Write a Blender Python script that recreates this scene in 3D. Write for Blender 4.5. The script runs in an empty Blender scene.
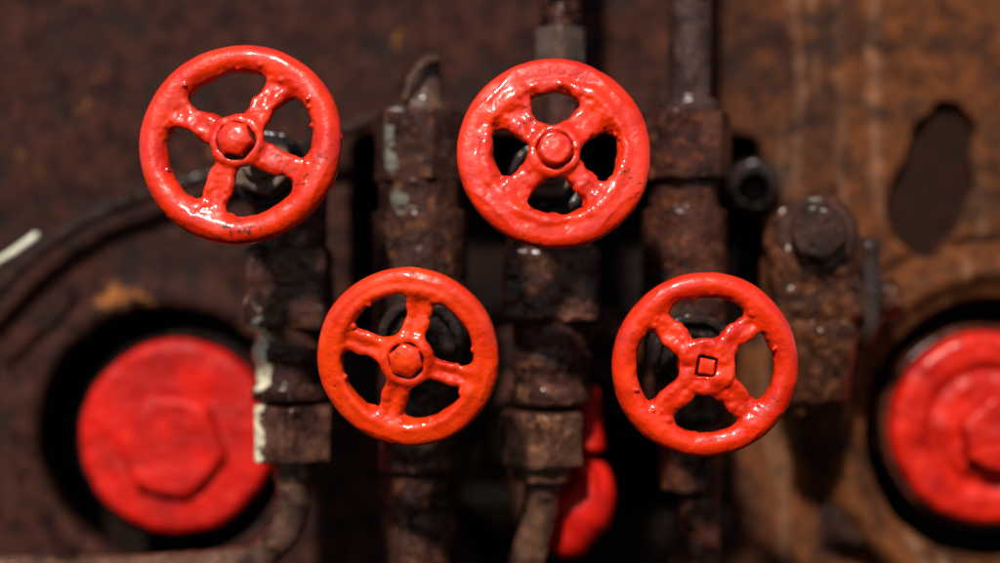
import bpy, math, random
import numpy as np
from mathutils import Vector, Matrix

# ------------------------------------------------------------------ camera, world, sun, exposure
sc = bpy.context.scene
C = sc.collection
D = 0.70                       # camera to hand-wheel plane, metres
S = 0.000526                   # metres per photo pixel (1000 wide) in the hand-wheel plane
cd = bpy.data.cameras.new('camera'); cam = bpy.data.objects.new('camera', cd); C.objects.link(cam)
cam.location = (0, -D, 0); cam.rotation_euler = (math.radians(90), 0, 0)
cd.sensor_width = 36; cd.lens = 36 * D / (1000 * S); cd.clip_start = 0.01; cd.clip_end = 50
cd.dof.use_dof = True; cd.dof.focus_distance = D - 0.004; cd.dof.aperture_fstop = 1.5
sc.camera = cam
SUN_EL, SUN_AZ = 42, -14       # degrees; azimuth measured from behind the camera, negative = left
w = bpy.data.worlds.new('World'); sc.world = w; w.use_nodes = True
nt = w.node_tree; bg = nt.nodes['Background']
sky = nt.nodes.new('ShaderNodeTexSky'); sky.sky_type = 'NISHITA'; sky.sun_disc = False
sky.sun_elevation = math.radians(SUN_EL); sky.sun_rotation = math.radians(180 - SUN_AZ)
bg.inputs['Strength'].default_value = 0.05
nt.links.new(sky.outputs[0], bg.inputs[0])
sd = bpy.data.lights.new('sun', 'SUN'); sd.energy = 5.0; sd.angle = math.radians(3.5); sd.color = (1, .95, .86)
sun = bpy.data.objects.new('sun', sd); C.objects.link(sun)
el, az = math.radians(SUN_EL), math.radians(SUN_AZ)
sdir = Vector((math.sin(az) * math.cos(el), -math.cos(az) * math.cos(el), math.sin(el)))   # towards the sun
sun.rotation_euler = sdir.to_track_quat('Z', 'Y').to_euler()
vs = sc.view_settings; vs.view_transform = 'Standard'; vs.look = 'None'; vs.exposure = 0.4; vs.gamma = 1

def at(px, py, d):
    """photo pixel + depth behind the hand-wheel plane -> world point"""
    k = S * (D + d) / D
    return np.array([(px - 500) * k, d, -(py - 281.5) * k])
def mm(px, d): return px * S * (D + d) / D

# ------------------------------------------------------------------ implicit surfaces
RNG = np.random.RandomState(7)
LAT = RNG.rand(32, 32, 32).astype(np.float32) * 2 - 1
def vnoise(P, scale, seed=0):
    q = P * scale + np.array([seed * 7.31, seed * 3.17, seed * 5.77])
    i = np.floor(q).astype(np.int32); f = (q - i); f = f * f * (3 - 2 * f); i &= 31; j = (i + 1) & 31
    x0, y0, z0 = i[:, 0], i[:, 1], i[:, 2]; x1, y1, z1 = j[:, 0], j[:, 1], j[:, 2]
    a, b, c = f[:, 0], f[:, 1], f[:, 2]
    L = lambda x, y, z: LAT[x, y, z]
    return (((L(x0,y0,z0)*(1-a)+L(x1,y0,z0)*a)*(1-b)+(L(x0,y1,z0)*(1-a)+L(x1,y1,z0)*a)*b)*(1-c)
          + ((L(x0,y0,z1)*(1-a)+L(x1,y0,z1)*a)*(1-b)+(L(x0,y1,z1)*(1-a)+L(x1,y1,z1)*a)*b)*c)
def smin(a, b, k):
    h = np.maximum(k - np.abs(a - b), 0) / k
    return np.minimum(a, b) - h * h * k * .25
def smax(a, b, k): return -smin(-a, -b, k)
def frame_axis(a, b):
    a = np.asarray(a, float); b = np.asarray(b, float)
    L = np.linalg.norm(b - a); t = (b - a) / L
    r = np.array([0, -1., 0]) if abs(t[1]) < .9 else np.array([0, 0, 1.])
    u = np.cross(t, r); u /= np.linalg.norm(u); v = np.cross(u, t)
    return a, L, t, u, v
def cyl(P, a, b, r, rnd=.0015, r2=None):
    a, L, t, u, v = frame_axis(a, b); Q = P - a
    h = Q @ t; rad = np.sqrt(np.maximum((Q * Q).sum(1) - h * h, 0))
    rr = r if r2 is None else r + (r2 - r) * np.clip(h / L, 0, 1)
    dx = rad - rr + rnd; dy = np.abs(h - L / 2) - L / 2 + rnd
    return np.minimum(np.maximum(dx, dy), 0) + np.hypot(np.maximum(dx, 0), np.maximum(dy, 0)) - rnd
def hexp(P, a, b, r, rot=0., rnd=.0012, n=6, cham=True):
    """n-sided prism from a to b, r = half width across flats; rot in degrees, 0 = a flat towards the viewer for a vertical axis"""
    a, L, t, u, v = frame_axis(a, b); Q = P - a
    h = Q @ t; x = Q @ u; y = Q @ v; d = np.full(len(P), -1e9)
    for k in range(n):
        an = math.radians(rot + 90 + 360 / n * k)
        d = smax(d, x * math.cos(an) + y * math.sin(an) - r, rnd)
    dy = np.abs(h - L / 2) - L / 2
    d = smax(d, dy, rnd * 1.5)
    if cham:
        rad = np.hypot(x, y); d = smax(d, (rad - r * 1.08) * .5 + dy * .86 + 0.0 , rnd)
    return d
def box(P, c, hx, hy, hz, rnd=.002):
    q = np.abs(P - np.asarray(c)) - (np.array([hx, hy, hz]) - rnd)
    return np.linalg.norm(np.maximum(q, 0), axis=1) + np.minimum(q.max(1), 0) - rnd
def sph(P, c, r): return np.linalg.norm(P - np.asarray(c), axis=1) - r
def seg(P, a, b, r1, r2=None):
    a = np.asarray(a, float); b = np.asarray(b, float); ba = b - a; Q = P - a
    h = np.clip(Q @ ba / (ba @ ba), 0, 1); rr = r1 if r2 is None else r1 + (r2 - r1) * h
    return np.linalg.norm(Q - h[:, None] * ba, axis=1) - rr
def path(P, pts, r, k=.002):
    d = None
    for p, q in zip(pts[:-1], pts[1:]):
        e = seg(P, p, q, r); d = e if d is None else np.minimum(d, e)
    return d
def torus(P, c, ax, R, r):
    Q = P - np.asarray(c); ax = np.asarray(ax, float) / np.linalg.norm(ax); h = Q @ ax
    rad = np.sqrt(np.maximum((Q * Q).sum(1) - h * h, 0)); return np.hypot(rad - R, h) - r

def nets(f, lo, hi, h):
    """surface nets of f(P) < 0 inside the box lo..hi with cell h -> verts, quads"""
    lo = np.asarray(lo, float); hi = np.asarray(hi, float)
    n = np.ceil((hi - lo) / h).astype(int) + 1
    X = [lo[i] + h * np.arange(n[i]) for i in range(3)]
    F = np.empty(n, np.float32)
    YZ = np.stack(np.meshgrid(X[1], X[2], indexing='ij'), -1).reshape(-1, 2)
    step = max(1, int(400000 // len(YZ)))
    for i in range(0, n[0], step):
        xs = X[0][i:i + step]
        P = np.concatenate([np.repeat(xs, len(YZ))[:, None], np.tile(YZ, (len(xs), 1))], 1)
        F[i:i + step] = f(P).reshape(len(xs), n[1], n[2])
    F[0] = F[-1] = 1; F[:, 0] = F[:, -1] = 1; F[:, :, 0] = F[:, :, -1] = 1
    s = F < 0
    cnt = np.zeros(n - 1, np.int8)
    for a in (0, 1):
        for b in (0, 1):
            for c in (0, 1): cnt += s[a:n[0]-1+a, b:n[1]-1+b, c:n[2]-1+c]
    act = (cnt > 0) & (cnt < 8); idx = np.full(act.shape, -1, np.int64); I = np.argwhere(act); idx[act] = np.arange(len(I))
    acc = np.zeros((len(I), 3)); w_ = np.zeros(len(I))
    cor = [(a, b, c) for a in (0, 1) for b in (0, 1) for c in (0, 1)]
    V = {c: F[I[:, 0]+c[0], I[:, 1]+c[1], I[:, 2]+c[2]] for c in cor}
    for c in cor:
        for ax in range(3):
            if c[ax] == 0:
                e = list(c); e[ax] = 1; e = tuple(e); v0, v1 = V[c], V[e]; m = (v0 < 0) != (v1 < 0)
                t = np.where(m, v0 / np.where(m, v0 - v1, 1), 0)
                p = np.tile(np.array(c, float), (len(I), 1)); p[:, ax] = t
                acc[m] += p[m]; w_[m] += 1
    verts = lo + h * (I + acc / w_[:, None])
    for _ in range(2):                                   # pull the vertices on to the surface
        e = h * .25; g = np.empty_like(verts)
        for ax in range(3):
            dv = np.zeros(3); dv[ax] = e; g[:, ax] = (f(verts + dv) - f(verts - dv)) / (2 * e)
        F0 = f(verts); mv = g * (F0 / np.maximum((g * g).sum(1), .05))[:, None]
        L = np.linalg.norm(mv, axis=1); mv *= (np.minimum(L, h * .4) / np.maximum(L, 1e-12))[:, None]
        verts = verts - mv
    quads = []
    for ax in range(3):
        b, c = (ax + 1) % 3, (ax + 2) % 3
        sl0 = [slice(None)] * 3; sl1 = [slice(None)] * 3; sl0[ax] = slice(0, -1); sl1[ax] = slice(1, None)
        m = s[tuple(sl0)] != s[tuple(sl1)]; E = np.argwhere(m)
        E = E[(E[:, b] > 0) & (E[:, c] > 0)]
        inside = s[E[:, 0], E[:, 1], E[:, 2]]
        def cell(db, dc):
            K = E.copy(); K[:, b] -= db; K[:, c] -= dc; return idx[K[:, 0], K[:, 1], K[:, 2]]
        q = np.stack([cell(1, 1), cell(0, 1), cell(0, 0), cell(1, 0)], 1)
        q[~inside] = q[~inside][:, ::-1]; quads.append(q)
    return verts, np.concatenate(quads)

def build(name, f, lo, hi, h, mat, parent=None, origin=None):
    V, Q = nets(f, lo, hi, h)
    o_ = np.zeros(3) if origin is None else np.asarray(origin, float)
    V = V - o_
    me = bpy.data.meshes.new(name)
    me.vertices.add(len(V)); me.vertices.foreach_set('co', V.astype(np.float32).ravel())
    me.loops.add(len(Q) * 4); me.loops.foreach_set('vertex_index', Q.astype(np.int32).ravel())
    me.polygons.add(len(Q)); me.polygons.foreach_set('loop_start', np.arange(0, len(Q) * 4, 4, dtype=np.int32))
    me.update(calc_edges=True); me.validate()
    me.polygons.foreach_set('use_smooth', np.ones(len(me.polygons), bool))
    me.materials.append(mat)
    o = bpy.data.objects.new(name, me); C.objects.link(o)
    if parent: o.parent = parent
    else: o.location = o_
    return o
def tag(o, label, cat, group=None, kind=None):
    if label: o['label'] = label
    if cat: o['category'] = cat
    if group: o['group'] = group
    if kind: o['kind'] = kind
    return o
def empty(name, loc, label, cat, group=None):
    o = bpy.data.objects.new(name, None); C.objects.link(o); o.location = loc; o.empty_display_size = .02
    return tag(o, label, cat, group)
def bb(pts, pad):
    p = np.array(pts); return p.min(0) - pad, p.max(0) + pad

# ------------------------------------------------------------------ materials
def new_mat(name):
    m = bpy.data.materials.new(name); m.use_nodes = True; n = m.node_tree
    return m, n, n.nodes['Principled BSDF']
def N(n, t, **k):
    x = n.nodes.new(t)
    for a, b in k.items():
        if a in x.inputs: x.inputs[a].default_value = b
        else: setattr(x, a, b)
    return x
def noise(n, co, scale, detail=6, rough=.6, stretch=None, off=(0, 0, 0)):
    mp = N(n, 'ShaderNodeMapping'); mp.inputs['Location'].default_value = off
    if stretch: mp.inputs['Scale'].default_value = stretch
    n.links.new(co, mp.inputs[0])
    t = N(n, 'ShaderNodeTexNoise', Scale=scale, Detail=detail, Roughness=rough); n.links.new(mp.outputs[0], t.inputs[0]); return t.outputs['Fac']
def ramp(n, fac, stops):
    r = N(n, 'ShaderNodeValToRGB'); e = r.color_ramp.elements
    while len(e) < len(stops): e.new(.5)
    for x, (p, c) in zip(e, stops):
        x.position = p; x.color = c if len(c) == 4 else (*c, 1)
    n.links.new(fac, r.inputs[0]); return r.outputs[0]
def mix(n, fac, a, b):
    m = N(n, 'ShaderNodeMix', data_type='RGBA')
    if isinstance(fac, (int, float)): m.inputs[0].default_value = fac
    else: n.links.new(fac, m.inputs[0])
    for i, x in ((6, a), (7, b)):
        if isinstance(x, tuple): m.inputs[i].default_value = (*x, 1)
        else: n.links.new(x, m.inputs[i])
    return m.outputs[2]
def math_(n, op, a, b=None, clamp=False):
    m = N(n, 'ShaderNodeMath', operation=op, use_clamp=clamp)
    for i, x in enumerate((a, b)):
        if x is None: continue
        if isinstance(x, (int, float)): m.inputs[i].default_value = x
        else: n.links.new(x, m.inputs[i])
    return m.outputs[0]
def bump(n, pairs, out):
    prev = None
    for h, st, dist in pairs:
        b = N(n, 'ShaderNodeBump', Strength=st, Distance=dist); n.links.new(h, b.inputs['Height'])
        if prev: n.links.new(prev, b.inputs['Normal'])
        prev = b.outputs[0]
    n.links.new(prev, out)
def grey(v): return (v, v, v)

def red_paint(name, base=(.66, .026, .002), deep=(.46, .010, .001), chips=.0, rough=.3, coat=1., seed=0, soft=1., dirty=.45):
    m, n, p = new_mat(name); co = N(n, 'ShaderNodeTexCoord').outputs['Object']; o = (seed, seed * .7, seed * 1.3)
    big = noise(n, co, 45, 4, .5, off=o); fine = noise(n, co, 260, 4, .6, off=o); med = noise(n, co, 110, 3, .5, off=o)
    col = mix(n, ramp(n, big, [(.35, grey(0)), (.68, grey(1))]), deep, base)
    ch = ramp(n, noise(n, co, 300, 8, .75, off=(seed + 3, 1, 2)), [(.62 - chips * .1, grey(0)), (.64 - chips * .1, grey(1))])
    if chips:
        where = ramp(n, noise(n, co, 30, 2, .5, off=(seed + 9, 4, 2)), [(.57, grey(0)), (.62, grey(1))])
        chm = math_(n, 'MULTIPLY', ch, where)
        edge = ramp(n, noise(n, co, 300, 8, .75, off=(seed + 3, 1, 2)), [(.595 - chips * .1, grey(0)), (.63 - chips * .1, grey(.75))])
        col = mix(n, math_(n, 'MULTIPLY', edge, where), col, (.34, .012, .006))
        col = mix(n, chm, col, (.030, .012, .008))
    dirt = ramp(n, noise(n, co, 85, 8, .8, off=(seed + 6, 3, 9)), [(.56, grey(0)), (.72, grey(dirty))])
    col = mix(n, dirt, col, (.22, .006, .003))
    n.links.new(col, p.inputs['Base Color'])
    n.links.new(ramp(n, med, [(.3, grey(rough)), (.75, grey(rough + .22))]), p.inputs['Roughness'])
    p.inputs['Coat Weight'].default_value = coat; p.inputs['Coat Roughness'].default_value = .08; p.inputs['Specular IOR Level'].default_value = .2
    bump(n, [(med, .6 * soft, .0020), (fine, .4 * soft, .0006)], p.inputs['Normal'])
    return m

def rusty(name, dark=(.012, .005, .005), mid=(.05, .02, .015), hot=(.16, .05, .016), pale=None, hotness=.5, rough=.40, seed=0, sc_=1., metal=.6, patch=None, bmp=1.):
    warm = lambda c_: (c_[0] * 1.06, c_[1] * .88, c_[2] * .82)
    if hotness: dark, mid, hot = warm(dark), warm(mid), warm(hot)
    m, n, p = new_mat(name); co = N(n, 'ShaderNodeTexCoord').outputs['Object']; o = (seed, seed * .7, seed * 1.3)
    a = noise(n, co, 38 * sc_, 6, .65, off=o); b = noise(n, co, 120 * sc_, 7, .7, off=(seed + 5, 2, 1)); c = noise(n, co, 420 * sc_, 4, .6, off=o)
    col = mix(n, ramp(n, a, [(.36, grey(0)), (.60, grey(1))]), dark, mid)
    col = mix(n, ramp(n, b, [(.62 - .18 * hotness, grey(0)), (.78 - .18 * hotness, grey(.85))]), col, hot)
    g = ramp(n, noise(n, co, 300 * sc_, 5, .75, off=(1, seed, 3)), [(.60, grey(0)), (.68, grey(.6))])
    col = mix(n, g, col, (.30, .20, .17))                              # bare worn metal flecks, pale enough to paint in glints too
    if patch:                                                            # glints and reflections painted as pale colour on one side
        pts, rad, pc = patch; tot = None
        for q in pts:
            vm = N(n, 'ShaderNodeVectorMath', operation='DISTANCE'); n.links.new(co, vm.inputs[0]); vm.inputs[1].default_value = q
            v = math_(n, 'SUBTRACT', 1.0, math_(n, 'DIVIDE', vm.outputs['Value'], rad), True)
            tot = v if tot is None else math_(n, 'MAXIMUM', tot, v)
        v = math_(n, 'ADD', tot, math_(n, 'MULTIPLY', math_(n, 'SUBTRACT', b, .5), 2.0))
        col = mix(n, ramp(n, v, [(.38, grey(0)), (.48, grey(1))]), col, pc)
    n.links.new(col, p.inputs['Base Color'])
    n.links.new(ramp(n, b, [(.38, grey(max(rough - .20, .12))), (.66, grey(rough + .25))]), p.inputs['Roughness'])
    p.inputs['Metallic'].default_value = metal; p.inputs['Specular IOR Level'].default_value = .065; p.inputs['Coat Weight'].default_value = .3 if metal else 0; p.inputs['Coat Roughness'].default_value = .18; p.inputs['Coat Normal'] if 0 else None
    bump(n, [(b, 1.0 * bmp, .0036), (c, .9 * bmp, .0013)], p.inputs['Normal'])
    return m

# ------------------------------------------------------------------ the rusty boiler plate with its round openings
PD = .185                                   # depth of its face
HOLE_L = (166, 434, 127); HOLE_M = (577, 500, 117); HOLE_R = (990, 428, 131)
def disc2(P, px, py, r, d=PD):
    c = at(px, py, d); return np.hypot(P[:, 0] - c[0], P[:, 2] - c[2]) - mm(r, d)
leaf = [at(*q, PD) for q in ((938, 104), (962, 106), (980, 128), (974, 158), (980, 186), (966, 206), (958, 236), (928, 264), (898, 246), (880, 214), (886, 188), (904, 160), (914, 126))]
def poly2(P, pts):
    d = np.full(len(P), 1e9); s_ = np.ones(len(P)); x, y = P[:, 0], P[:, 2]
    for i in range(len(pts)):
        a, b = pts[i], pts[i - 1]; ex, ey = b[0] - a[0], b[2] - a[2]; wx, wy = x - a[0], y - a[2]
        t = np.clip((wx * ex + wy * ey) / (ex * ex + ey * ey), 0, 1)
        d = np.minimum(d, np.hypot(wx - ex * t, wy - ey * t))
        c1 = y >= a[2]; c2 = y < b[2]; c3 = ex * wy > ey * wx
        fl = (c1 & c2 & c3) | (~c1 & ~c2 & ~c3); s_ = np.where(fl, -s_, s_)
    return d * s_
def plate_f(P):
    y = P[:, 1] - PD
    und = vnoise(P, 18, 2) * .0016 + vnoise(P, 70, 3) * .0007 + vnoise(P, 190, 4) * .0003
    hl, hm, hr = disc2(P, *HOLE_L), disc2(P, *HOLE_M), disc2(P, *HOLE_R)
    wob = vnoise(P, 60, 8) * .0012
    rise = np.zeros(len(P))
    for h_, wd, ht in ((hl, mm(26, PD), .003), (hm, mm(22, PD), .010), (hr, mm(46, PD), .013)):
        e = 1 / (1 + np.exp((h_ - wd) / .0015)); rise = np.maximum(rise, ht * e)
    rise = rise + .012 * np.exp(-((hr - mm(27, PD)) / mm(17, PD)) ** 2) + .005 * np.exp(-((hm - mm(9, PD)) / mm(7, PD)) ** 2) + .003 * np.exp(-((hl - mm(10, PD)) / mm(9, PD)) ** 2)
    # a pressed rib sweeping down between the openings
    for pts, wd, ht in (((at(450, 400, PD), at(430, 480, PD), at(425, 600, PD)), mm(26, PD), .010), ((at(700, 420, PD), at(702, 520, PD), at(700, 600, PD)), mm(20, PD), .012),
                        ((at(795, 330, PD), at(812, 450, PD), at(800, 600, PD)), mm(20, PD), .004)):
        Q = P.copy(); Q[:, 1] = PD; dd = path(Q, pts, wd); rise = np.maximum(rise, ht / (1 + np.exp(dd / .0015)))
    d = np.maximum(-(y + rise + und), y - .016)
    d = smax(d, -(np.minimum(np.minimum(hl, hm), hr) + wob), .004)
    bo = box(P * [1, 0, 1], (at(350, 0, PD)[0] / 2 + at(762, 0, PD)[0] / 2, 0, at(0, 232, PD)[2]), mm(206, PD), .1, mm(98, PD), .012) + wob * 2
    d = smax(d, -bo, .005)
    for g_, wd, gw in ((hr, mm(56, PD), .0028), (hm, mm(30, PD), .0016)):
        d = smax(d, -np.hypot(g_ - wd, (y + .0) * .6) + gw, .002)
    lf = poly2(P, leaf) + vnoise(P, 45, 5) * .004 + vnoise(P, 140, 5) * .0015
    d = smax(d, -np.maximum(lf, y - .009), .004)
    return d
plate_lo = at(-160, 700, PD) ; plate_hi = at(1160, -140, PD)
# material of the plate
m_plate, n, p = new_mat('boiler_plate_rust'); co = N(n, 'ShaderNodeTexCoord').outputs['Object']
a = noise(n, co, 14, 5, .6); b = noise(n, co, 60, 8, .72, off=(3, 1, 2)); c = noise(n, co, 260, 4, .6)
st = noise(n, co, 26, 4, .6, stretch=(1, 1, .12), off=(2, 0, 5))
sep = N(n, 'ShaderNodeSeparateXYZ'); n.links.new(co, sep.inputs[0])
xr = math_(n, 'ADD', math_(n, 'MULTIPLY', sep.outputs[0], 3.2), math_(n, 'MULTIPLY', math_(n, 'SUBTRACT', a, .5), 1.4))   # soot gives way to bare orange rust on the right
soot = mix(n, ramp(n, b, [(.38, grey(0)), (.62, grey(1))]), (.009, .0035, .0035), (.052, .017, .011))
rustc = mix(n, ramp(n, b, [(.36, grey(0)), (.66, grey(1))]), (.028, .009, .005), (.155, .048, .014))
col = mix(n, ramp(n, xr, [(.30, grey(0)), (.62, grey(1))]), soot, rustc)
zst = math_(n, 'MULTIPLY', ramp(n, st, [(.58, grey(0)), (.68, grey(.6))]), ramp(n, xr, [(.40, grey(0)), (.60, grey(1))]))
col = mix(n, zst, col, (.30, .17, .10))                                                   # dried drips running down
# three pale lime drips
for px_, wd_, z1 in ((794, 5.5, 205), (840, 5, 235), (878, 6, 230), (812, 3, 120)):
    c0 = at(px_, 0, PD); ct = at(0, z1, PD)[2]
    dx = math_(n, 'ABSOLUTE', math_(n, 'SUBTRACT', math_(n, 'ADD', sep.outputs[0], math_(n, 'MULTIPLY', math_(n, 'SUBTRACT', a, .5), .035)), float(c0[0])))
    mk = math_(n, 'SUBTRACT', 1.0, math_(n, 'DIVIDE', dx, mm(wd_, PD) * 1.5), True)
    up = math_(n, 'MULTIPLY', math_(n, 'SUBTRACT', sep.outputs[2], float(ct)), 40, True)
    mk = math_(n, 'MULTIPLY', math_(n, 'MULTIPLY', mk, up), math_(n, 'MULTIPLY', math_(n, 'SUBTRACT', b, .28), 2.6, True), True)
    col = mix(n, math_(n, 'MULTIPLY', mk, .6), col, (.30, .15, .09))
sp = ramp(n, noise(n, co, 34, 5, .7, off=(8, 8, 1)), [(.66, grey(0)), (.74, grey(.8))])
col = mix(n, sp, col, (.30, .115, .030))
sp2 = ramp(n, noise(n, co, 24, 6, .7, off=(1, 6, 4)), [(.50, grey(0)), (.66, grey(.9))])
col = mix(n, sp2, col, (.016, .010, .009))
# orange rust above the left opening
for q, rr in (((at(118, 302, PD)), .020), ((at(148, 300, PD)), .014)):
    vm = N(n, 'ShaderNodeVectorMath', operation='DISTANCE'); n.links.new(co, vm.inputs[0]); vm.inputs[1].default_value = tuple(float(v) for v in q)
    v = math_(n, 'ADD', math_(n, 'SUBTRACT', .9, math_(n, 'DIVIDE', vm.outputs['Value'], rr)), math_(n, 'MULTIPLY', math_(n, 'SUBTRACT', b, .5), 4.0))
    col = mix(n, ramp(n, v, [(.3, grey(0)), (.8, grey(.6))]), col, (.36, .12, .025))
# darker colour below the plate face, as in the leaf-shaped hollow
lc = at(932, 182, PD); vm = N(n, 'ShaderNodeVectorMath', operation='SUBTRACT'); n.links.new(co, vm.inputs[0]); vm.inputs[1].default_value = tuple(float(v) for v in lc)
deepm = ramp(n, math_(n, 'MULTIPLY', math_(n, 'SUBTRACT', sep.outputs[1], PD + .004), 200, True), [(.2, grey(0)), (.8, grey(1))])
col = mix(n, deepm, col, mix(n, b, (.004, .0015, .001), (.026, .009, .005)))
n.links.new(col, p.inputs['Base Color'])
n.links.new(ramp(n, b, [(.3, grey(.5)), (.7, grey(.8))]), p.inputs['Roughness'])
bump(n, [(b, .7, .004), (c, .5, .001)], p.inputs['Normal']); p.inputs['Specular IOR Level'].default_value = .06

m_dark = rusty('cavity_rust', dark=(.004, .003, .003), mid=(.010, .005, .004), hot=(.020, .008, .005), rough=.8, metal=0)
plate = empty('boiler_plate', (0, PD, float(at(0, 700, PD)[2])), 'rusty brown boiler plate with round openings, behind the valves', 'plate')
og = np.array(plate.location)
def world_mesh(name, f, lo, hi, h, mat, parent, keepworld=False):
    """part given in world coordinates, hung under its thing"""
    o = build(name, f, lo, hi, h, mat, None, np.zeros(3))
    o.location = (0, 0, 0)
    if parent:
        o.parent = parent; o.location = -Vector(parent.location) if parent.parent is None else (0, 0, 0)
    return o
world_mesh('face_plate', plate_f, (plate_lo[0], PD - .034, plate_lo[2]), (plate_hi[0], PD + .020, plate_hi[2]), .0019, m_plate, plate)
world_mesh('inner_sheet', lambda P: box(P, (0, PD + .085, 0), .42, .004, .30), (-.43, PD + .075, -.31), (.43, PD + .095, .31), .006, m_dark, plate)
m_bolt = rusty('bolt_rust', hotness=.4, seed=4, mid=(.05, .03, .024))
bs = at(512, 455, PD + .03)
world_mesh('inner_boss', lambda P: cyl(P, bs + [0, .05, 0], bs, mm(80, PD), .006) + vnoise(P, 60, 3) * .002, bs - [.065, .006, .065], bs + [.065, .053, .065], .002, rusty('inner_boss_rust', seed=71, dark=(.02, .009, .007), mid=(.07, .028, .02), metal=.2), plate)
for px_, py_, r_ in ((715, 522, 15), (850, 522, 24), (438, 516, 13)):
    c0 = at(px_, py_, PD - .010)
    f = lambda P, c0=c0, r_=r_: np.minimum(hexp(P, c0 + [0, .004, 0], c0 - [0, .008, 0], mm(r_, PD) * .85, 12) + vnoise(P, 300, 1) * .0004, cyl(P, c0 + [0, .012, 0], c0 + [0, .001, 0], mm(r_, PD) * 1.25))
    world_mesh('bolt', f, c0 - .028, c0 + .028, .0013, m_bolt, plate)

# ------------------------------------------------------------------ hand wheels (local axis +z towards the viewer)
def wheel_f(R, tr, th, spokes, sw, hubr, hubz, k, flat=0., lip=0., web=0., cb=0., seed=0, blobs=(), lump=.00058, bore=None):
    Rm = R - tr
    rnd = random.Random(seed)
    sh = [(math.radians(a_), rnd.uniform(.93, 1.08)) for a_ in spokes]
    def f(P):
        x, y, z = P[:, 0], P[:, 1], P[:, 2]; rad = np.hypot(x, y)
        ang = np.arctan2(y, x)
        wob = (np.sin(ang * 2 + seed) * .5 + np.sin(ang * 3 + seed * 2) * .4 + np.sin(ang * 7 + seed * 3) * .25) * .0004
        q = np.abs((rad - Rm + wob) / tr); qz = np.abs(z / th); pw = 2 + flat
        d = ((q ** pw + qz ** pw) ** (1 / pw) - 1) * min(tr, th)
        if lip: d = smin(d, np.hypot(rad - (R - tr * 1.55), z - th * .75) - lip, .003)
        sp = None
        for an, v in sh:
            u = x * math.cos(an) + y * math.sin(an); t_ = -x * math.sin(an) + y * math.cos(an)
            uc = np.clip((u - hubr * .5) / (Rm - hubr * .5), 0, 1)
            wdt = sw * v * (1 - .12 * np.sin(uc * math.pi)) ; zc = hubz * .55 * (1 - uc) ** 1.2
            hh = .0042
            e = ((np.abs(t_ / wdt) ** 3.2 + np.abs((z - zc) / hh) ** 3.2 + 1e-9) ** (1 / 3.2) - 1) * hh * .9 + np.exp(-(t_ / (wdt * .45)) ** 2) * np.sin(uc * math.pi) * web
            e = np.maximum(e, -u); e = np.maximum(e, u - Rm)
            sp = e if sp is None else np.minimum(sp, e)
        d = smin(d, sp, k)
        hub = cyl(P, (0, 0, hubz - .013), (0, 0, hubz), hubr, .002)
        d = smin(d, hub, k * .5)
        if cb:
            d = smin(d, torus(P, (0, 0, hubz - .0012), (0, 0, 1), cb + .0018, .0009), .0045)
            d = smax(d, -cyl(P, (0, 0, hubz - .0022), (0, 0, hubz + .01), cb - .0006, .0004), .0008)
        if bore: d = np.maximum(d, -bore(P))
        inner = np.clip((R * .93 - rad) / (R * .2), .15, 1.25)
        d = d + (vnoise(P, 170, seed + 1) * lump + vnoise(P, 75, seed + 2) * lump * 1.2 + vnoise(P, 420, seed + 6) * lump * .35) * inner
        for bx, by, bz, br in blobs: d = smin(d, sph(P, (bx, by, bz), br), .0014)
        return d
    RW = np.random.RandomState(seed + 50).rand(48) * 2 - 1; RW = (RW + np.roll(RW, 1) + np.roll(RW, -1)) / 2
    return f
def blobs_for(seed, R, tr, th, spokes, n=26):
    r = random.Random(seed); out = []
    for a_ in spokes:
        for _ in range(3):
            an = math.radians(a_ + r.uniform(-14, 14)); q = R - tr * 2.0 + r.uniform(-.002, .003); out.append((q * math.cos(an), q * math.sin(an), r.uniform(.002, .0055), r.uniform(.0008, .0019)))
    for _ in range(n):
        an = r.uniform(0, 2 * math.pi); q = R - tr * r.uniform(1.2, 2.0); out.append((q * math.cos(an), q * math.sin(an), r.uniform(0, th), r.uniform(.0006, .0013)))
    for _ in range(4):
        an = r.uniform(-2.4, .3); q = R - .0004; out.append((q * math.cos(an), q * math.sin(an), r.uniform(-.003, .002), r.uniform(.0004, .0008)))
    return out

def axis_basis(left, up):
    a_ = Vector((-math.sin(math.radians(left)), -1, math.tan(math.radians(up)))).normalized()
    x_ = Vector((0, 0, 1)).cross(a_).normalized(); y_ = a_.cross(x_)
    return a_, Matrix((x_, y_, a_)).transposed()

m_gland = rusty('gland_metal', dark=(.06, .052, .044), mid=(.22, .19, .15), hot=(.24, .15, .08), hotness=.3, rough=.38, seed=2, metal=.5)
m_gdark = rusty('dark_gland_metal', dark=(.012, .010, .011), mid=(.040, .030, .028), hot=(.14, .06, .02), hotness=.35, rough=.4, seed=6)
m_seam = rusty('grimy_washer', dark=(.008, .005, .004), mid=(.02, .01, .008), hot=(.06, .03, .01), rough=.5)

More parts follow.
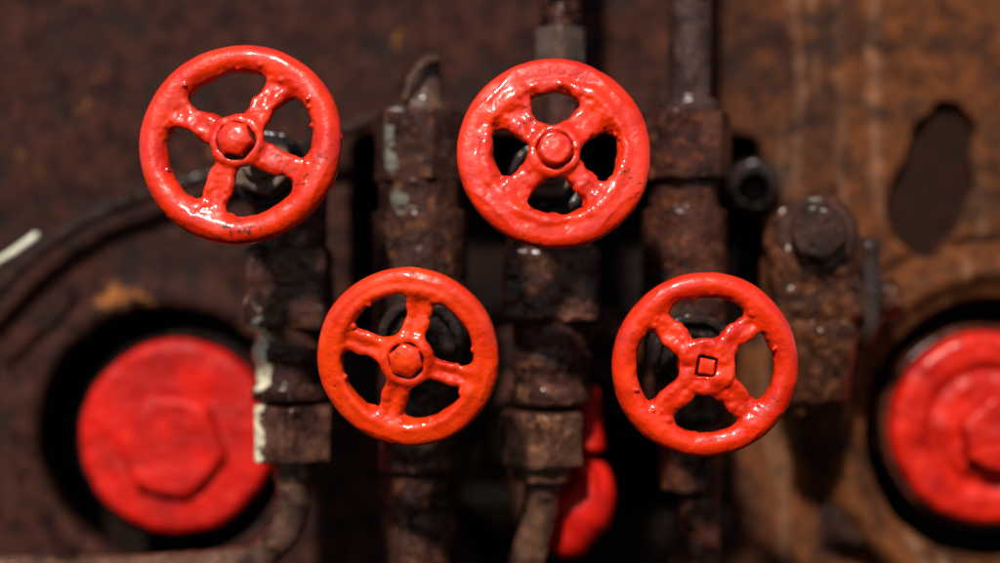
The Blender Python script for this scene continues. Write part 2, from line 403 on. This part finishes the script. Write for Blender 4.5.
def add_wheel(valve, hubpx, d, left, up, W, paint, nut, gland, bon, bodyd):
    """hand wheel with its nut, stem, packing nut and bonnet under a valve"""
    a_, B = axis_basis(left, up)
    hub = Vector(at(hubpx[0], hubpx[1], d)); ctr = hub - a_ * W['hubz'] * .6
    M = Matrix.Translation(ctr - valve.location) @ B.to_4x4()
    R, tr, th = W['R'], W['tr'], W['th']
    f = wheel_f(R, tr, th, W['spokes'], W['sw'], W['hubr'], W['hubz'], W['k'], W.get('flat', 0), W.get('lip', 0), W.get('web', .0004), W.get('cb', 0), W['seed'],
                blobs_for(W['seed'], R, tr, th, W['spokes']), W.get('lump', .00052), W.get('bore'))
    o = build('handwheel', f, (-R - .004, -R - .004, -.014), (R + .004, R + .004, .020), .00072, paint, None)
    o.parent = valve; o.matrix_local = M
    if W.get('label'): o['label'] = W['label']
    hz = W['hubz']
    for nm, g, ext, z0, z1, mt in nut:
        build(nm, g, (-ext, -ext, z0), (ext, ext, z1), .00045, mt, o)
    # behind the wheel, in the same local frame
    def part(nm, g, ext, z0, z1, mt, h=.0009):
        q = build(nm, g, (-ext, -ext, z0), (ext, ext, z1), h, mt, None); q.parent = valve; q.matrix_local = M; return q
    g0, gr, gh, gm, grot = gland
    part('stem', lambda P: cyl(P, (0, 0, g0 - .006), (0, 0, hz - .010), .0052) + np.sin(P[:, 2] * 2 * math.pi / .0018) * .0003, .008, g0 - .008, hz - .008, m_gland)
    g0, gr, gh, gm, grot = gland
    part('packing_nut', lambda P: np.minimum(hexp(P, (0, 0, g0 - gh), (0, 0, g0), gr, grot) , cyl(P, (0, 0, g0), (0, 0, g0 + .006), gr * .62, .0015)) + vnoise(P, 250, 3) * .0004, gr * 1.3, g0 - gh - .003, g0 + .009, gm)
    br, bm = bon; z1 = g0 - gh + .001
    def bf(P):
        e = np.minimum(cyl(P, (0, 0, z1 - .012), (0, 0, z1), br), cyl(P, (0, 0, -bodyd), (0, 0, z1 - .008), br * .86))
        e = smin(e, torus(P, (0, 0, z1 - .020), (0, 0, 1), br * .9, .003), .003)
        return np.maximum(e, -cyl(P, (0, 0, z1 - .004), (0, 0, z1 + .01), br * .80)) + vnoise(P, 160, 5) * .0007
    part('bonnet', bf, br + .006, -bodyd - .002, z1 + .003, bm, .0012)
    return o

def col_f(x, dep, sections, seed=0, k=.0022, lump=.0008):
    """vertical body made of sections (kind, py0, py1, half width px, rot) round the axis at px x, depth dep"""
    def f(P):
        d = None
        for s_ in sections:
            kind, y0, y1, hw = s_[:4]; rot = s_[4] if len(s_) > 4 else 0; xo = s_[5] if len(s_) > 5 else 0
            A, B_ = at(x + xo, y1, dep), at(x + xo, y0, dep); r_ = mm(hw, dep)
            if kind == 'cyl': e = cyl(P, A, B_, r_, .0025)
            elif kind == 'hex': e = hexp(P, A, B_, r_, rot, .0014)
            elif kind == 'cone': e = cyl(P, A, B_, r_, .002, mm(rot, dep))
            elif kind == 'box': e = box(P, (A + B_) / 2, r_, r_ * .9, abs(A[2] - B_[2]) / 2, .005)
            elif kind == 'thread': e = cyl(P, A, B_, r_, .001) + np.sin((P[:, 2] * 520 * 6.283 / 1.3) + np.arctan2(P[:, 1] - dep, P[:, 0] - A[0])) * .0009
            d = e if d is None else smin(d, e, k)
        return d + vnoise(P, 130, seed) * lump + vnoise(P, 300, seed + 1) * lump * .55 + vnoise(P, 45, seed + 2) * lump * .5
    ys = [s_[1] for s_ in sections] + [s_[2] for s_ in sections]; W_ = max(s_[3] + abs(s_[5] if len(s_) > 5 else 0) for s_ in sections) * 1.25
    lo = at(x - W_, max(ys) + 6, dep); hi = at(x + W_, min(ys) - 6, dep); lo[1] = dep - mm(W_, dep); hi[1] = dep + mm(W_, dep)
    return f, lo, hi
def column(name, parent, x, dep, sections, mat, h=.0012, extra=None, **kw):
    f, lo, hi = col_f(x, dep, sections, **kw)
    if extra:
        g, elo, ehi = extra; f0 = f; f = lambda P: smin(f0(P), g(P), .004); lo = np.minimum(lo, elo); hi = np.maximum(hi, ehi)
    return world_mesh(name, f, lo, hi, h, mat, parent)

def dome_hex(z0, z1, r, rot=0, washer=None):
    return lambda P: smax(hexp(P, (0, 0, z0), (0, 0, z1), r, rot, .0006), sph(P, (0, 0, z1 - .0166), .0168), .0010) + vnoise(P, 330, 9) * .00025
def ringw(z, r): return lambda P: cyl(P, (0, 0, z - .003), (0, 0, z), r, .0008) + vnoise(P, 300, 3) * .0003

paints = [red_paint('red_enamel', chips=.6, seed=1), red_paint('red_enamel_thick', chips=.5, seed=2.3), red_paint('red_enamel_orange', base=(.68, .038, .002), deep=(.52, .018, .001), chips=.1, seed=5.1), red_paint('red_enamel_brushed', base=(.67, .028, .002), chips=.3, seed=7.7)]
GV = 'valves with red handwheels'
zb = lambda px, py, d: Vector(at(px, py, d))

# --- valve A, upper left
pA = [tuple(float(v) for v in at(256 + (y - 310) * .06, y, .076)) for y in (310, 320, 330, 340, 350, 360, 370, 378)]  # sun glint off chipped paint, set into the colour as a cream strip
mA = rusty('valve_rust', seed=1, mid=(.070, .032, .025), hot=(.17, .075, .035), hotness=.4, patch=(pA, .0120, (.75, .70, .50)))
pA2 = [tuple(float(v) for v in at(258, y, .078)) for y in (402, 410, 418, 426, 434, 442, 450, 456)]  # the glint carried on down the union nut's left edge as cream colour
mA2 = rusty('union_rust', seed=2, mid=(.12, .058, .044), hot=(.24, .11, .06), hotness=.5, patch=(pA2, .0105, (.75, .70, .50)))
A = empty('valve', zb(290, 460, .09), 'valve', 'valve', GV)
A['label'] = 'rusty valve with slanting-spoked red handwheel, pale glint painted on its left edge, above the bent brown pipe'
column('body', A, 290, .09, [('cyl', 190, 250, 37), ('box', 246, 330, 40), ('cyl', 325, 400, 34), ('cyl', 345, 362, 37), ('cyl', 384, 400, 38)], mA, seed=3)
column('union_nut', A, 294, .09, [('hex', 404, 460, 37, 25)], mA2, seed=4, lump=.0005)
add_wheel(A, (238, 141.5), -.004, 4, 8, dict(R=.0541, tr=.0077, th=.0074, spokes=(58, 154, 248, 334), sw=.0079, hubr=.0125, hubz=.009, k=.0055, cb=.0104, seed=11), paints[0],
          [('washer', ringw(.0072, .0102), .013, .003, .010, m_seam), ('hub_nut', dome_hex(.006, .0160, .0084, 8), .012, .006, .022, paints[0])],
          (-.042, .0165, .016, m_gland, 15), (.022, m_gdark), .085)
# --- valve B, whose hand wheel is the lower left one
pB = [tuple(float(v) for v in at(x_, y_, .072)) for x_, y_ in ((382, 135), (384, 160), (390, 200))]  # reflected light on the left side, put into the colour as a pale patch
mB = rusty('valve_rust_oily', seed=8, mid=(.060, .028, .022), hot=(.20, .085, .035), hotness=.5, patch=(pB, .014, (.17, .165, .13)))
Bv = empty('valve', zb(420, 470, .10), None, None, GV)
tag(Bv, None, 'valve')
Bv['label'] = 'rusty valve whose top nut ends in a short tapered spout, its handwheel set low'
column('body', Bv, 421, .10, [('cyl', 180, 216, 41), ('cyl', 212, 345, 47), ('cyl', 340, 470, 42), ('cyl', 460, 640, 34)], mB, seed=9)
column('union_nut', Bv, 420, .10, [('hex', 112, 184, 41, 12)], mB, seed=5, lump=.0006)
def spout_x(P):
    a_ = at(424, 76, .10); b_ = at(434, 57, .098); d1 = path(P, [at(406, 98, .088), at(411, 78, .086), at(420, 66, .086), at(436, 58, .090)], .0022)
    return np.minimum(d1, cyl(P, a_, b_, mm(9, .10), .002))
column('spout', Bv, 424, .10, [('cone', 62, 97, 14, 12, 3), ('cone', 93, 114, 24, 15)], rusty('spout_metal', seed=3, dark=(.03, .02, .018), mid=(.12, .075, .06), hot=(.2, .1, .05), rough=.35, metal=.5),
       extra=(spout_x, at(398, 98, .09) - .01, at(442, 54, .10) + .01), lump=.0005)
add_wheel(Bv, (407, 359), -.002, 5, -9, dict(R=.0482, tr=.0070, th=.0062, spokes=(76, 161, 250, 341), sw=.0072, hubr=.0130, hubz=.007, k=.0045, cb=.0098, web=.0016, seed=23, lip=.0016, flat=.4, lump=.00046), paints[2],
          [('washer', ringw(.0052, .0096), .013, .001, .008, m_seam), ('hub_nut', dome_hex(.004, .0122, .0082, 20), .012, .003, .018, paints[2])],
          (-.030, .0110, .012, m_gdark, 15), (.0240, m_gdark), .095)
# --- valve C, upper middle
mC = rusty('valve_rust_scaly', seed=14, mid=(.085, .038, .030), hot=(.26, .12, .07), hotness=.55)
Cv = empty('valve', zb(545, 466, .09), None, None, GV)
tag(Cv, 'rusty valve with a broad-rimmed red handwheel, its lower hex nut before the red lever', 'valve')
armC = lambda P: seg(P, at(560, 322, .10), at(622, 330, .13), .016, .012)
column('body', Cv, 550, .09, [('cyl', 170, 250, 40), ('box', 246, 322, 47), ('cyl', 318, 404, 37), ('cyl', 352, 368, 40), ('cyl', 386, 403, 40)], mC, seed=13,
       extra=(armC, at(560, 345, .09) - .01, at(640, 305, .14) + .01))
column('union_nut', Cv, 541, .085, [('hex', 411, 465, 38, 24)], rusty('union_rust_bare', seed=16, mid=(.15, .074, .052), hot=(.34, .17, .09), hotness=.6), seed=15, lump=.0005)
add_wheel(Cv, (554.5, 151), -.002, -1, 9, dict(R=.0513, tr=.0092, th=.0060, spokes=(44, 136, 226, 315), sw=.0084, hubr=.0125, hubz=.008, k=.006, cb=.0098, seed=38, lip=.0019, flat=.9, lump=.00062), paints[1],
          [('washer', ringw(.0060, .0096), .014, .001, .009, m_seam), ('hub_nut', lambda P: smin(cyl(P, (0, 0, .004), (0, 0, .0135), .0086, .0018), sph(P, (0, 0, .0045), .0098), .001) + vnoise(P, 300, 4) * .0004, .012, .003, .020, paints[1])],
          (-.043, .0130, .012, m_gland, 0), (.0225, m_gdark), .085)
# --- valve D, whose hand wheel is the lower right one
mD = rusty('valve_rust_orange', seed=21, mid=(.085, .032, .022), hot=(.26, .085, .030), hotness=.5)
Dv = empty('valve', zb(684, 470, .10), None, None, GV)
tag(Dv, 'rusty valve under the thick plain pipe, square stem end in its red handwheel', 'valve')
column('body', Dv, 684, .10, [('cyl', 178, 214, 34), ('cyl', 210, 420, 42), ('cyl', 415, 490, 30, 0, 6), ('cyl', 480, 640, 20, 0, 15)], mD, seed=22)
column('union_nut', Dv, 685, .10, [('hex', 113, 181, 42, -8)], mD, seed=24, lump=.0006)
sqb = lambda P: hexp(P, (0, 0, -.02), (0, 0, .03), .0047, 8, .0006, n=4, cham=False)
add_wheel(Dv, (706, 366), -.002, 1, -3, dict(R=.0491, tr=.0068, th=.0064, spokes=(43, 136, 226, 314), sw=.0074, hubr=.0148, hubz=.008, k=.0045, seed=41, lump=.00062, bore=sqb), paints[3],
          [('stem_end', lambda P: hexp(P, (0, 0, -.01), (0, 0, .0090), .0041, 8, .0008, n=4, cham=False) + vnoise(P, 300, 4) * .0002, .008, -.012, .012, paints[3])],
          (-.030, .0120, .012, m_gdark, 15), (.0240, m_gdark), .095)

# ------------------------------------------------------------------ pipes
def curve_pts(ctrl, n=10):
    c = [np.array(q, float) for q in ctrl]; c = [2 * c[0] - c[1]] + c + [2 * c[-1] - c[-2]]; out = []
    for i in range(1, len(c) - 2):
        for t in np.linspace(0, 1, n, endpoint=False):
            out.append(.5 * ((2 * c[i]) + (-c[i-1] + c[i+1]) * t + (2*c[i-1] - 5*c[i] + 4*c[i+1] - c[i+2]) * t*t + (-c[i-1] + 3*c[i] - 3*c[i+1] + c[i+2]) * t**3))
    return out + [c[-2]]
def tube(name, ctrl, r, mat, label, cat, extra=None, group=None, h=.0011, lump=.0004, seed=0):
    pts = curve_pts(ctrl, 7); o0 = pts[-1]
    def f(P):
        d = path(P, pts, r)
        if extra: d = smin(d, extra(P), .002)
        return d + vnoise(P, 160, seed) * lump + vnoise(P, 330, seed + 1) * lump * .5
    lo, hi = bb(pts, r * 2.4 + .003)
    o = build(name, f, lo, hi, h, mat, None, o0); return tag(o, label, cat, group)
m_pipe = rusty('pipe_rust', seed=31, dark=(.03, .018, .014), mid=(.16, .10, .075), hot=(.28, .15, .09), hotness=.55, rough=.30)
m_pale = rusty('pipe_pale', seed=33, dark=(.05, .04, .035), mid=(.20, .16, .12), hot=(.16, .08, .04), hotness=.3, rough=.34)
tube('bent_pipe', [at(293, 458, .09), at(293, 490, .09), at(291, 520, .092), at(276, 543, .095), at(244, 562, .10), at(130, 571, .11), at(-60, 571, .12)], mm(16, .09), m_pipe,
     'bent brown pipe curving from the hex nut beneath the large red cap', 'pipe', extra=lambda P: cyl(P, at(293, 480, .09), at(293, 458, .09), mm(19, .09)))
tube('drain_pipe', [at(541, 464, .085), at(541, 500, .087), at(534, 535, .09), at(522, 580, .093), at(505, 640, .095)], mm(18, .085), rusty('pipe_rust_pale', seed=35, dark=(.03,.016,.012), mid=(.16, .09, .06), hot=(.30, .15, .08), hotness=.5, rough=.38),
     'rusty mottled pipe dropping from the hex nut in front of the red lever', 'pipe', extra=lambda P: cyl(P, at(541, 481, .085), at(541, 464, .085), mm(28, .085)))
# threaded pipe and nut above the middle valve
tp = empty('threaded_pipe', zb(560, 180, .095), 'threaded rusty pipe with a hex nut, rising above the top middle handwheel', 'pipe')
column('pipe', tp, 561, .095, [('thread', -230, 36, 20), ('cyl', 60, 185, 17)], mC, seed=18, h=.0011)
column('nut', tp, 559, .095, [('hex', 30, 68, 25, 27)], rusty('nut_grey', seed=19, dark=(.03, .028, .026), mid=(.09, .068, .055), hot=(.18, .085, .045), hotness=.4), seed=19, lump=.0004)
tube('riser_pipe', [at(689, 118, .10), at(689, 60, .10), at(690, 0, .10), at(690, -260, .10)][::-1], mm(21, .10), rusty('riser_rust', seed=26, mid=(.075, .048, .044), hot=(.15, .07, .04), hotness=.3, rough=.36),
     'thick plain brown pipe rising out of the orange-rusted hex nut to the top edge', 'pipe', extra=lambda P: cyl(P, at(689, 116, .10), at(689, 100, .10), mm(30, .10), .003))
# dark conduit sweeping behind the upper left wheel
m_cond = rusty('conduit_rust', seed=44, dark=(.014, .010, .010), mid=(.045, .028, .024), hot=(.07, .035, .02), hotness=.2)
tube('conduit', [at(-80, 360, .168), at(-20, 308, .168), at(30, 258, .168), at(90, 218, .168), at(160, 190, .168), at(240, 166, .168), at(320, 138, .16), at(400, 110, .15)], mm(6.5, .15), m_cond,
     'dark thin conduit sweeping up across the plate and behind the top handwheels', 'conduit')
tube('bright_rod', [at(-40, 296, .135), at(-8, 266, .135), at(14, 252, .135), at(36, 236, .140)], mm(4, .135), rusty('bare_metal', seed=45, dark=(.5, .48, .36), mid=(.75, .73, .58), hot=(.3, .2, .1), hotness=0, rough=.25, metal=.3),
     'short pale shiny rod lying beside the dark conduit at the edge', 'rod', lump=.0002)

# ------------------------------------------------------------------ red caps in the openings
m_cap = red_paint('red_cap_paint', base=(.50, .006, .001), deep=(.28, .002, .001), rough=.5, coat=.0, seed=12, soft=.6, dirty=.8)
m_caps = red_paint('red_cap_paint_worn', base=(.52, .012, .002), deep=(.28, .003, .001), rough=.4, coat=.1, dirty=.9, seed=15, chips=.2)
CD = .165
def cap(px, py, r, hexr, hx, hy, rot, mat, label, groove, well):
    hh_ = .012 if groove else .007
    c0 = at(px, py, CD); R_ = mm(r, CD); e = empty('pipe_cap', Vector(c0) + Vector((0, .05, 0)), label, 'cap', 'red caps in the round openings')
    hc = at(hx, hy, CD)
    def f(P):
        rad = np.hypot(P[:, 0] - c0[0], P[:, 2] - c0[2])
        d = cyl(P, c0 + [0, .05, 0], c0, R_, .007)
        if groove: d = smax(d, -torus(P, c0 - [0, .001, 0], (0, 1, 0), R_ * .60, .0045), .004); 
        hr_ = np.hypot(P[:, 0] - hc[0], P[:, 2] - hc[2])
        if well: d = smax(d, -np.maximum(hr_ - mm(well, CD), -(P[:, 1] - CD) - .02 + 0 * hr_ + 0) if False else -np.maximum(hr_ - mm(well, CD), P[:, 1] - CD - .006), .004)
        return d + vnoise(P, 60, 6) * .0010 + vnoise(P, 150, 7) * .0005
    def ring(P): return np.maximum(cyl(P, c0 + [0, .062, 0], c0 + [0, .010, 0], R_ + .0045, .002), -cyl(P, c0 + [0, .07, 0], c0 - [0, .02, 0], R_ + .0008)) + vnoise(P, 100, 3) * .0006
    world_mesh('disc', f, c0 - [R_ + .004, .006, R_ + .004], c0 + [R_ + .004, .055, R_ + .004], .0015, mat, e)
    g = lambda P: hexp(P, hc + [0, .012, 0], hc - [0, hh_, 0], mm(hexr, CD), rot, .0025 if groove else .005) + vnoise(P, 80, 8) * .0010 + vnoise(P, 200, 9) * .0004
    world_mesh('hex_boss', g, hc - [.06, .016, .06], hc + [.06, .014, .06], .0014, mat, e)
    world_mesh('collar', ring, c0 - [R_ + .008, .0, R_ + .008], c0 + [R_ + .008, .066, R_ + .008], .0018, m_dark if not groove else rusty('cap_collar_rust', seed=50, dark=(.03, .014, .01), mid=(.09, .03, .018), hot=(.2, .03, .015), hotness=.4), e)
    return e
cap(176, 438, 98, 50, 172, 446, 8, m_cap, 'large red cap with a broad low hexagon, in the opening above the bent pipe', False, 0)
cap(990, 429, 97, 34, 994, 434, 20, m_caps, 'red cap with a sunken ring round a small hexagon, below the leaf-shaped hollow', True, 0)

# ------------------------------------------------------------------ red lever in the middle opening
LD = .112
lev = empty('lever', zb(560, 555, LD + .02), 'red lever with a hollow round eye, half hidden behind the hex nut and mottled pipe', 'lever')
def lev_f(P):
    d = cyl(P, at(588, 452, LD), at(590, 385, LD + .004), mm(17, LD), .004, mm(10, LD))
    e = np.maximum(cyl(P, at(577, 490, LD + .016), at(577, 490, LD - .006), mm(38, LD), .010), -cyl(P, at(564, 484, LD + .004), at(564, 484, LD - .03), mm(15, LD), .004))
    e = smin(e, torus(P, at(568, 486, LD - .005), (0, 1, 0), mm(23, LD), .0050), .002)
    e = smin(e, seg(P, at(580, 512, LD + .006), at(568, 532, LD + .006), mm(32, LD), mm(27, LD)), .008)
    return smin(d, e, .004) + vnoise(P, 90, 4) * .0005
world_mesh('arm', lev_f, at(530, 585, LD) - [.01, .04, 0], at(630, 365, LD) + [.01, .04, 0.01], .0013, m_cap, lev)
world_mesh('pivot', lambda P: cyl(P, at(570, 500, LD + .01), at(570, 500, PD + .088), mm(20, LD), .002), at(540, 530, LD) - [.01, .0, .01], at(600, 470, LD) + [.02, .13, .01], .002, m_dark, lev)

# ------------------------------------------------------------------ clamp lug with a bolt head on the right
LG = .095
m_lug = rusty('lug_rust', seed=61, dark=(.020, .012, .010), mid=(.085, .034, .020), hot=(.24, .095, .035), hotness=.75, bmp=1.4)
m_lug2 = rusty('lug_bolt_rust', seed=63, dark=(.014, .008, .007), mid=(.060, .034, .026), hot=(.13, .055, .03), hotness=.4)
lug = empty('clamp', zb(820, 400, LG), 'rusty clamp block with a big bolt head on its rounded top', 'clamp')
def lug_f(P):
    d = cyl(P, at(812, 240, LG + .030), at(812, 240, LG - .002), mm(47, LG), .006)
    d = smin(d, box(P, at(813, 282, LG + .014), mm(44, LG), .018, mm(42, LG), .009), .006)
    d = smin(d, cyl(P, at(820, 402, LG + .016), at(816, 322, LG + .014), mm(27, LG), .004, mm(41, LG)), .005)
    d = smin(d, seg(P, at(845, 320, LG + .02), at(806, 400, LG + .02), .013, .010), .006)
    groove = torus(P, at(814, 326, LG + .014), (0, 0, 1), mm(46, LG), .0028)
    d = smax(d, -groove, .003)
    return d + vnoise(P, 90, 2) * .0012 + vnoise(P, 210, 3) * .0009 + vnoise(P, 420, 4) * .0004
world_mesh('block', lug_f, at(755, 420, LG) - [0, .02, .005], at(880, 180, LG) + [.005, .05, .005], .0013, m_lug, lug)
world_mesh('fin', lambda P: smin(box(P, at(866, 285, LG + .026), mm(12, LG), .012, mm(50, LG), .007), box(P, at(850, 326, LG + .03), mm(20, LG), .012, mm(22, LG), .007), .008) + vnoise(P, 100, 5) * .0012,
           at(825, 365, LG) - [0, .01, 0], at(890, 220, LG) + [0, .06, 0], .0014, m_gdark, lug)
world_mesh('washer', lambda P: cyl(P, at(816, 236, LG + .0), at(816, 236, LG - .006), mm(39, LG), .002) + vnoise(P, 150, 5) * .0007, at(770, 282, LG) - [0, .012, 0], at(862, 190, LG) + [0, .01, 0], .0012, m_lug2, lug)
world_mesh('bolt_head', lambda P: hexp(P, at(818, 233, LG - .003), at(819, 232, LG - .019), mm(25, LG), 14, .0018) + vnoise(P, 220, 6) * .0005, at(780, 272, LG) - [0, .03, 0], at(858, 192, LG) + [0, .005, 0], .0011, m_lug2, lug)
world_mesh('side_bolt', lambda P: np.minimum(cyl(P, at(850, 300, LG + .03), at(884, 298, LG + .035), mm(12, LG)), hexp(P, at(878, 299, LG + .035), at(899, 297, LG + .035), mm(19, LG), 10, .002)) + vnoise(P, 200, 4) * .0006,
           at(840, 330, LG) - [0, .0, .01], at(915, 265, LG) + [.01, .07, .01], .0013, m_lug, lug)
# hollow pipe end beside it
m_hol = rusty('hollow_end_rust', seed=66, dark=(.008, .006, .006), mid=(.028, .020, .020), hot=(.09, .05, .03), hotness=.2)
he = build('hollow_stub', lambda P: np.maximum(cyl(P, at(756, 186, PD + .03), at(754, 184, .150), mm(27, .15), .005), -cyl(P, at(756, 188, .19), at(753, 189, .14), mm(16, .15), .003)) + vnoise(P, 120, 4) * .0009,
           at(710, 230, .15) - [0, .01, 0], at(800, 140, .15) + [0, .07, 0], .0013, m_hol, None, at(758, 185, PD))
tag(he, 'dark hollow pipe stub on the plate between the orange-rusted hex nut and the clamp', 'pipe stub')
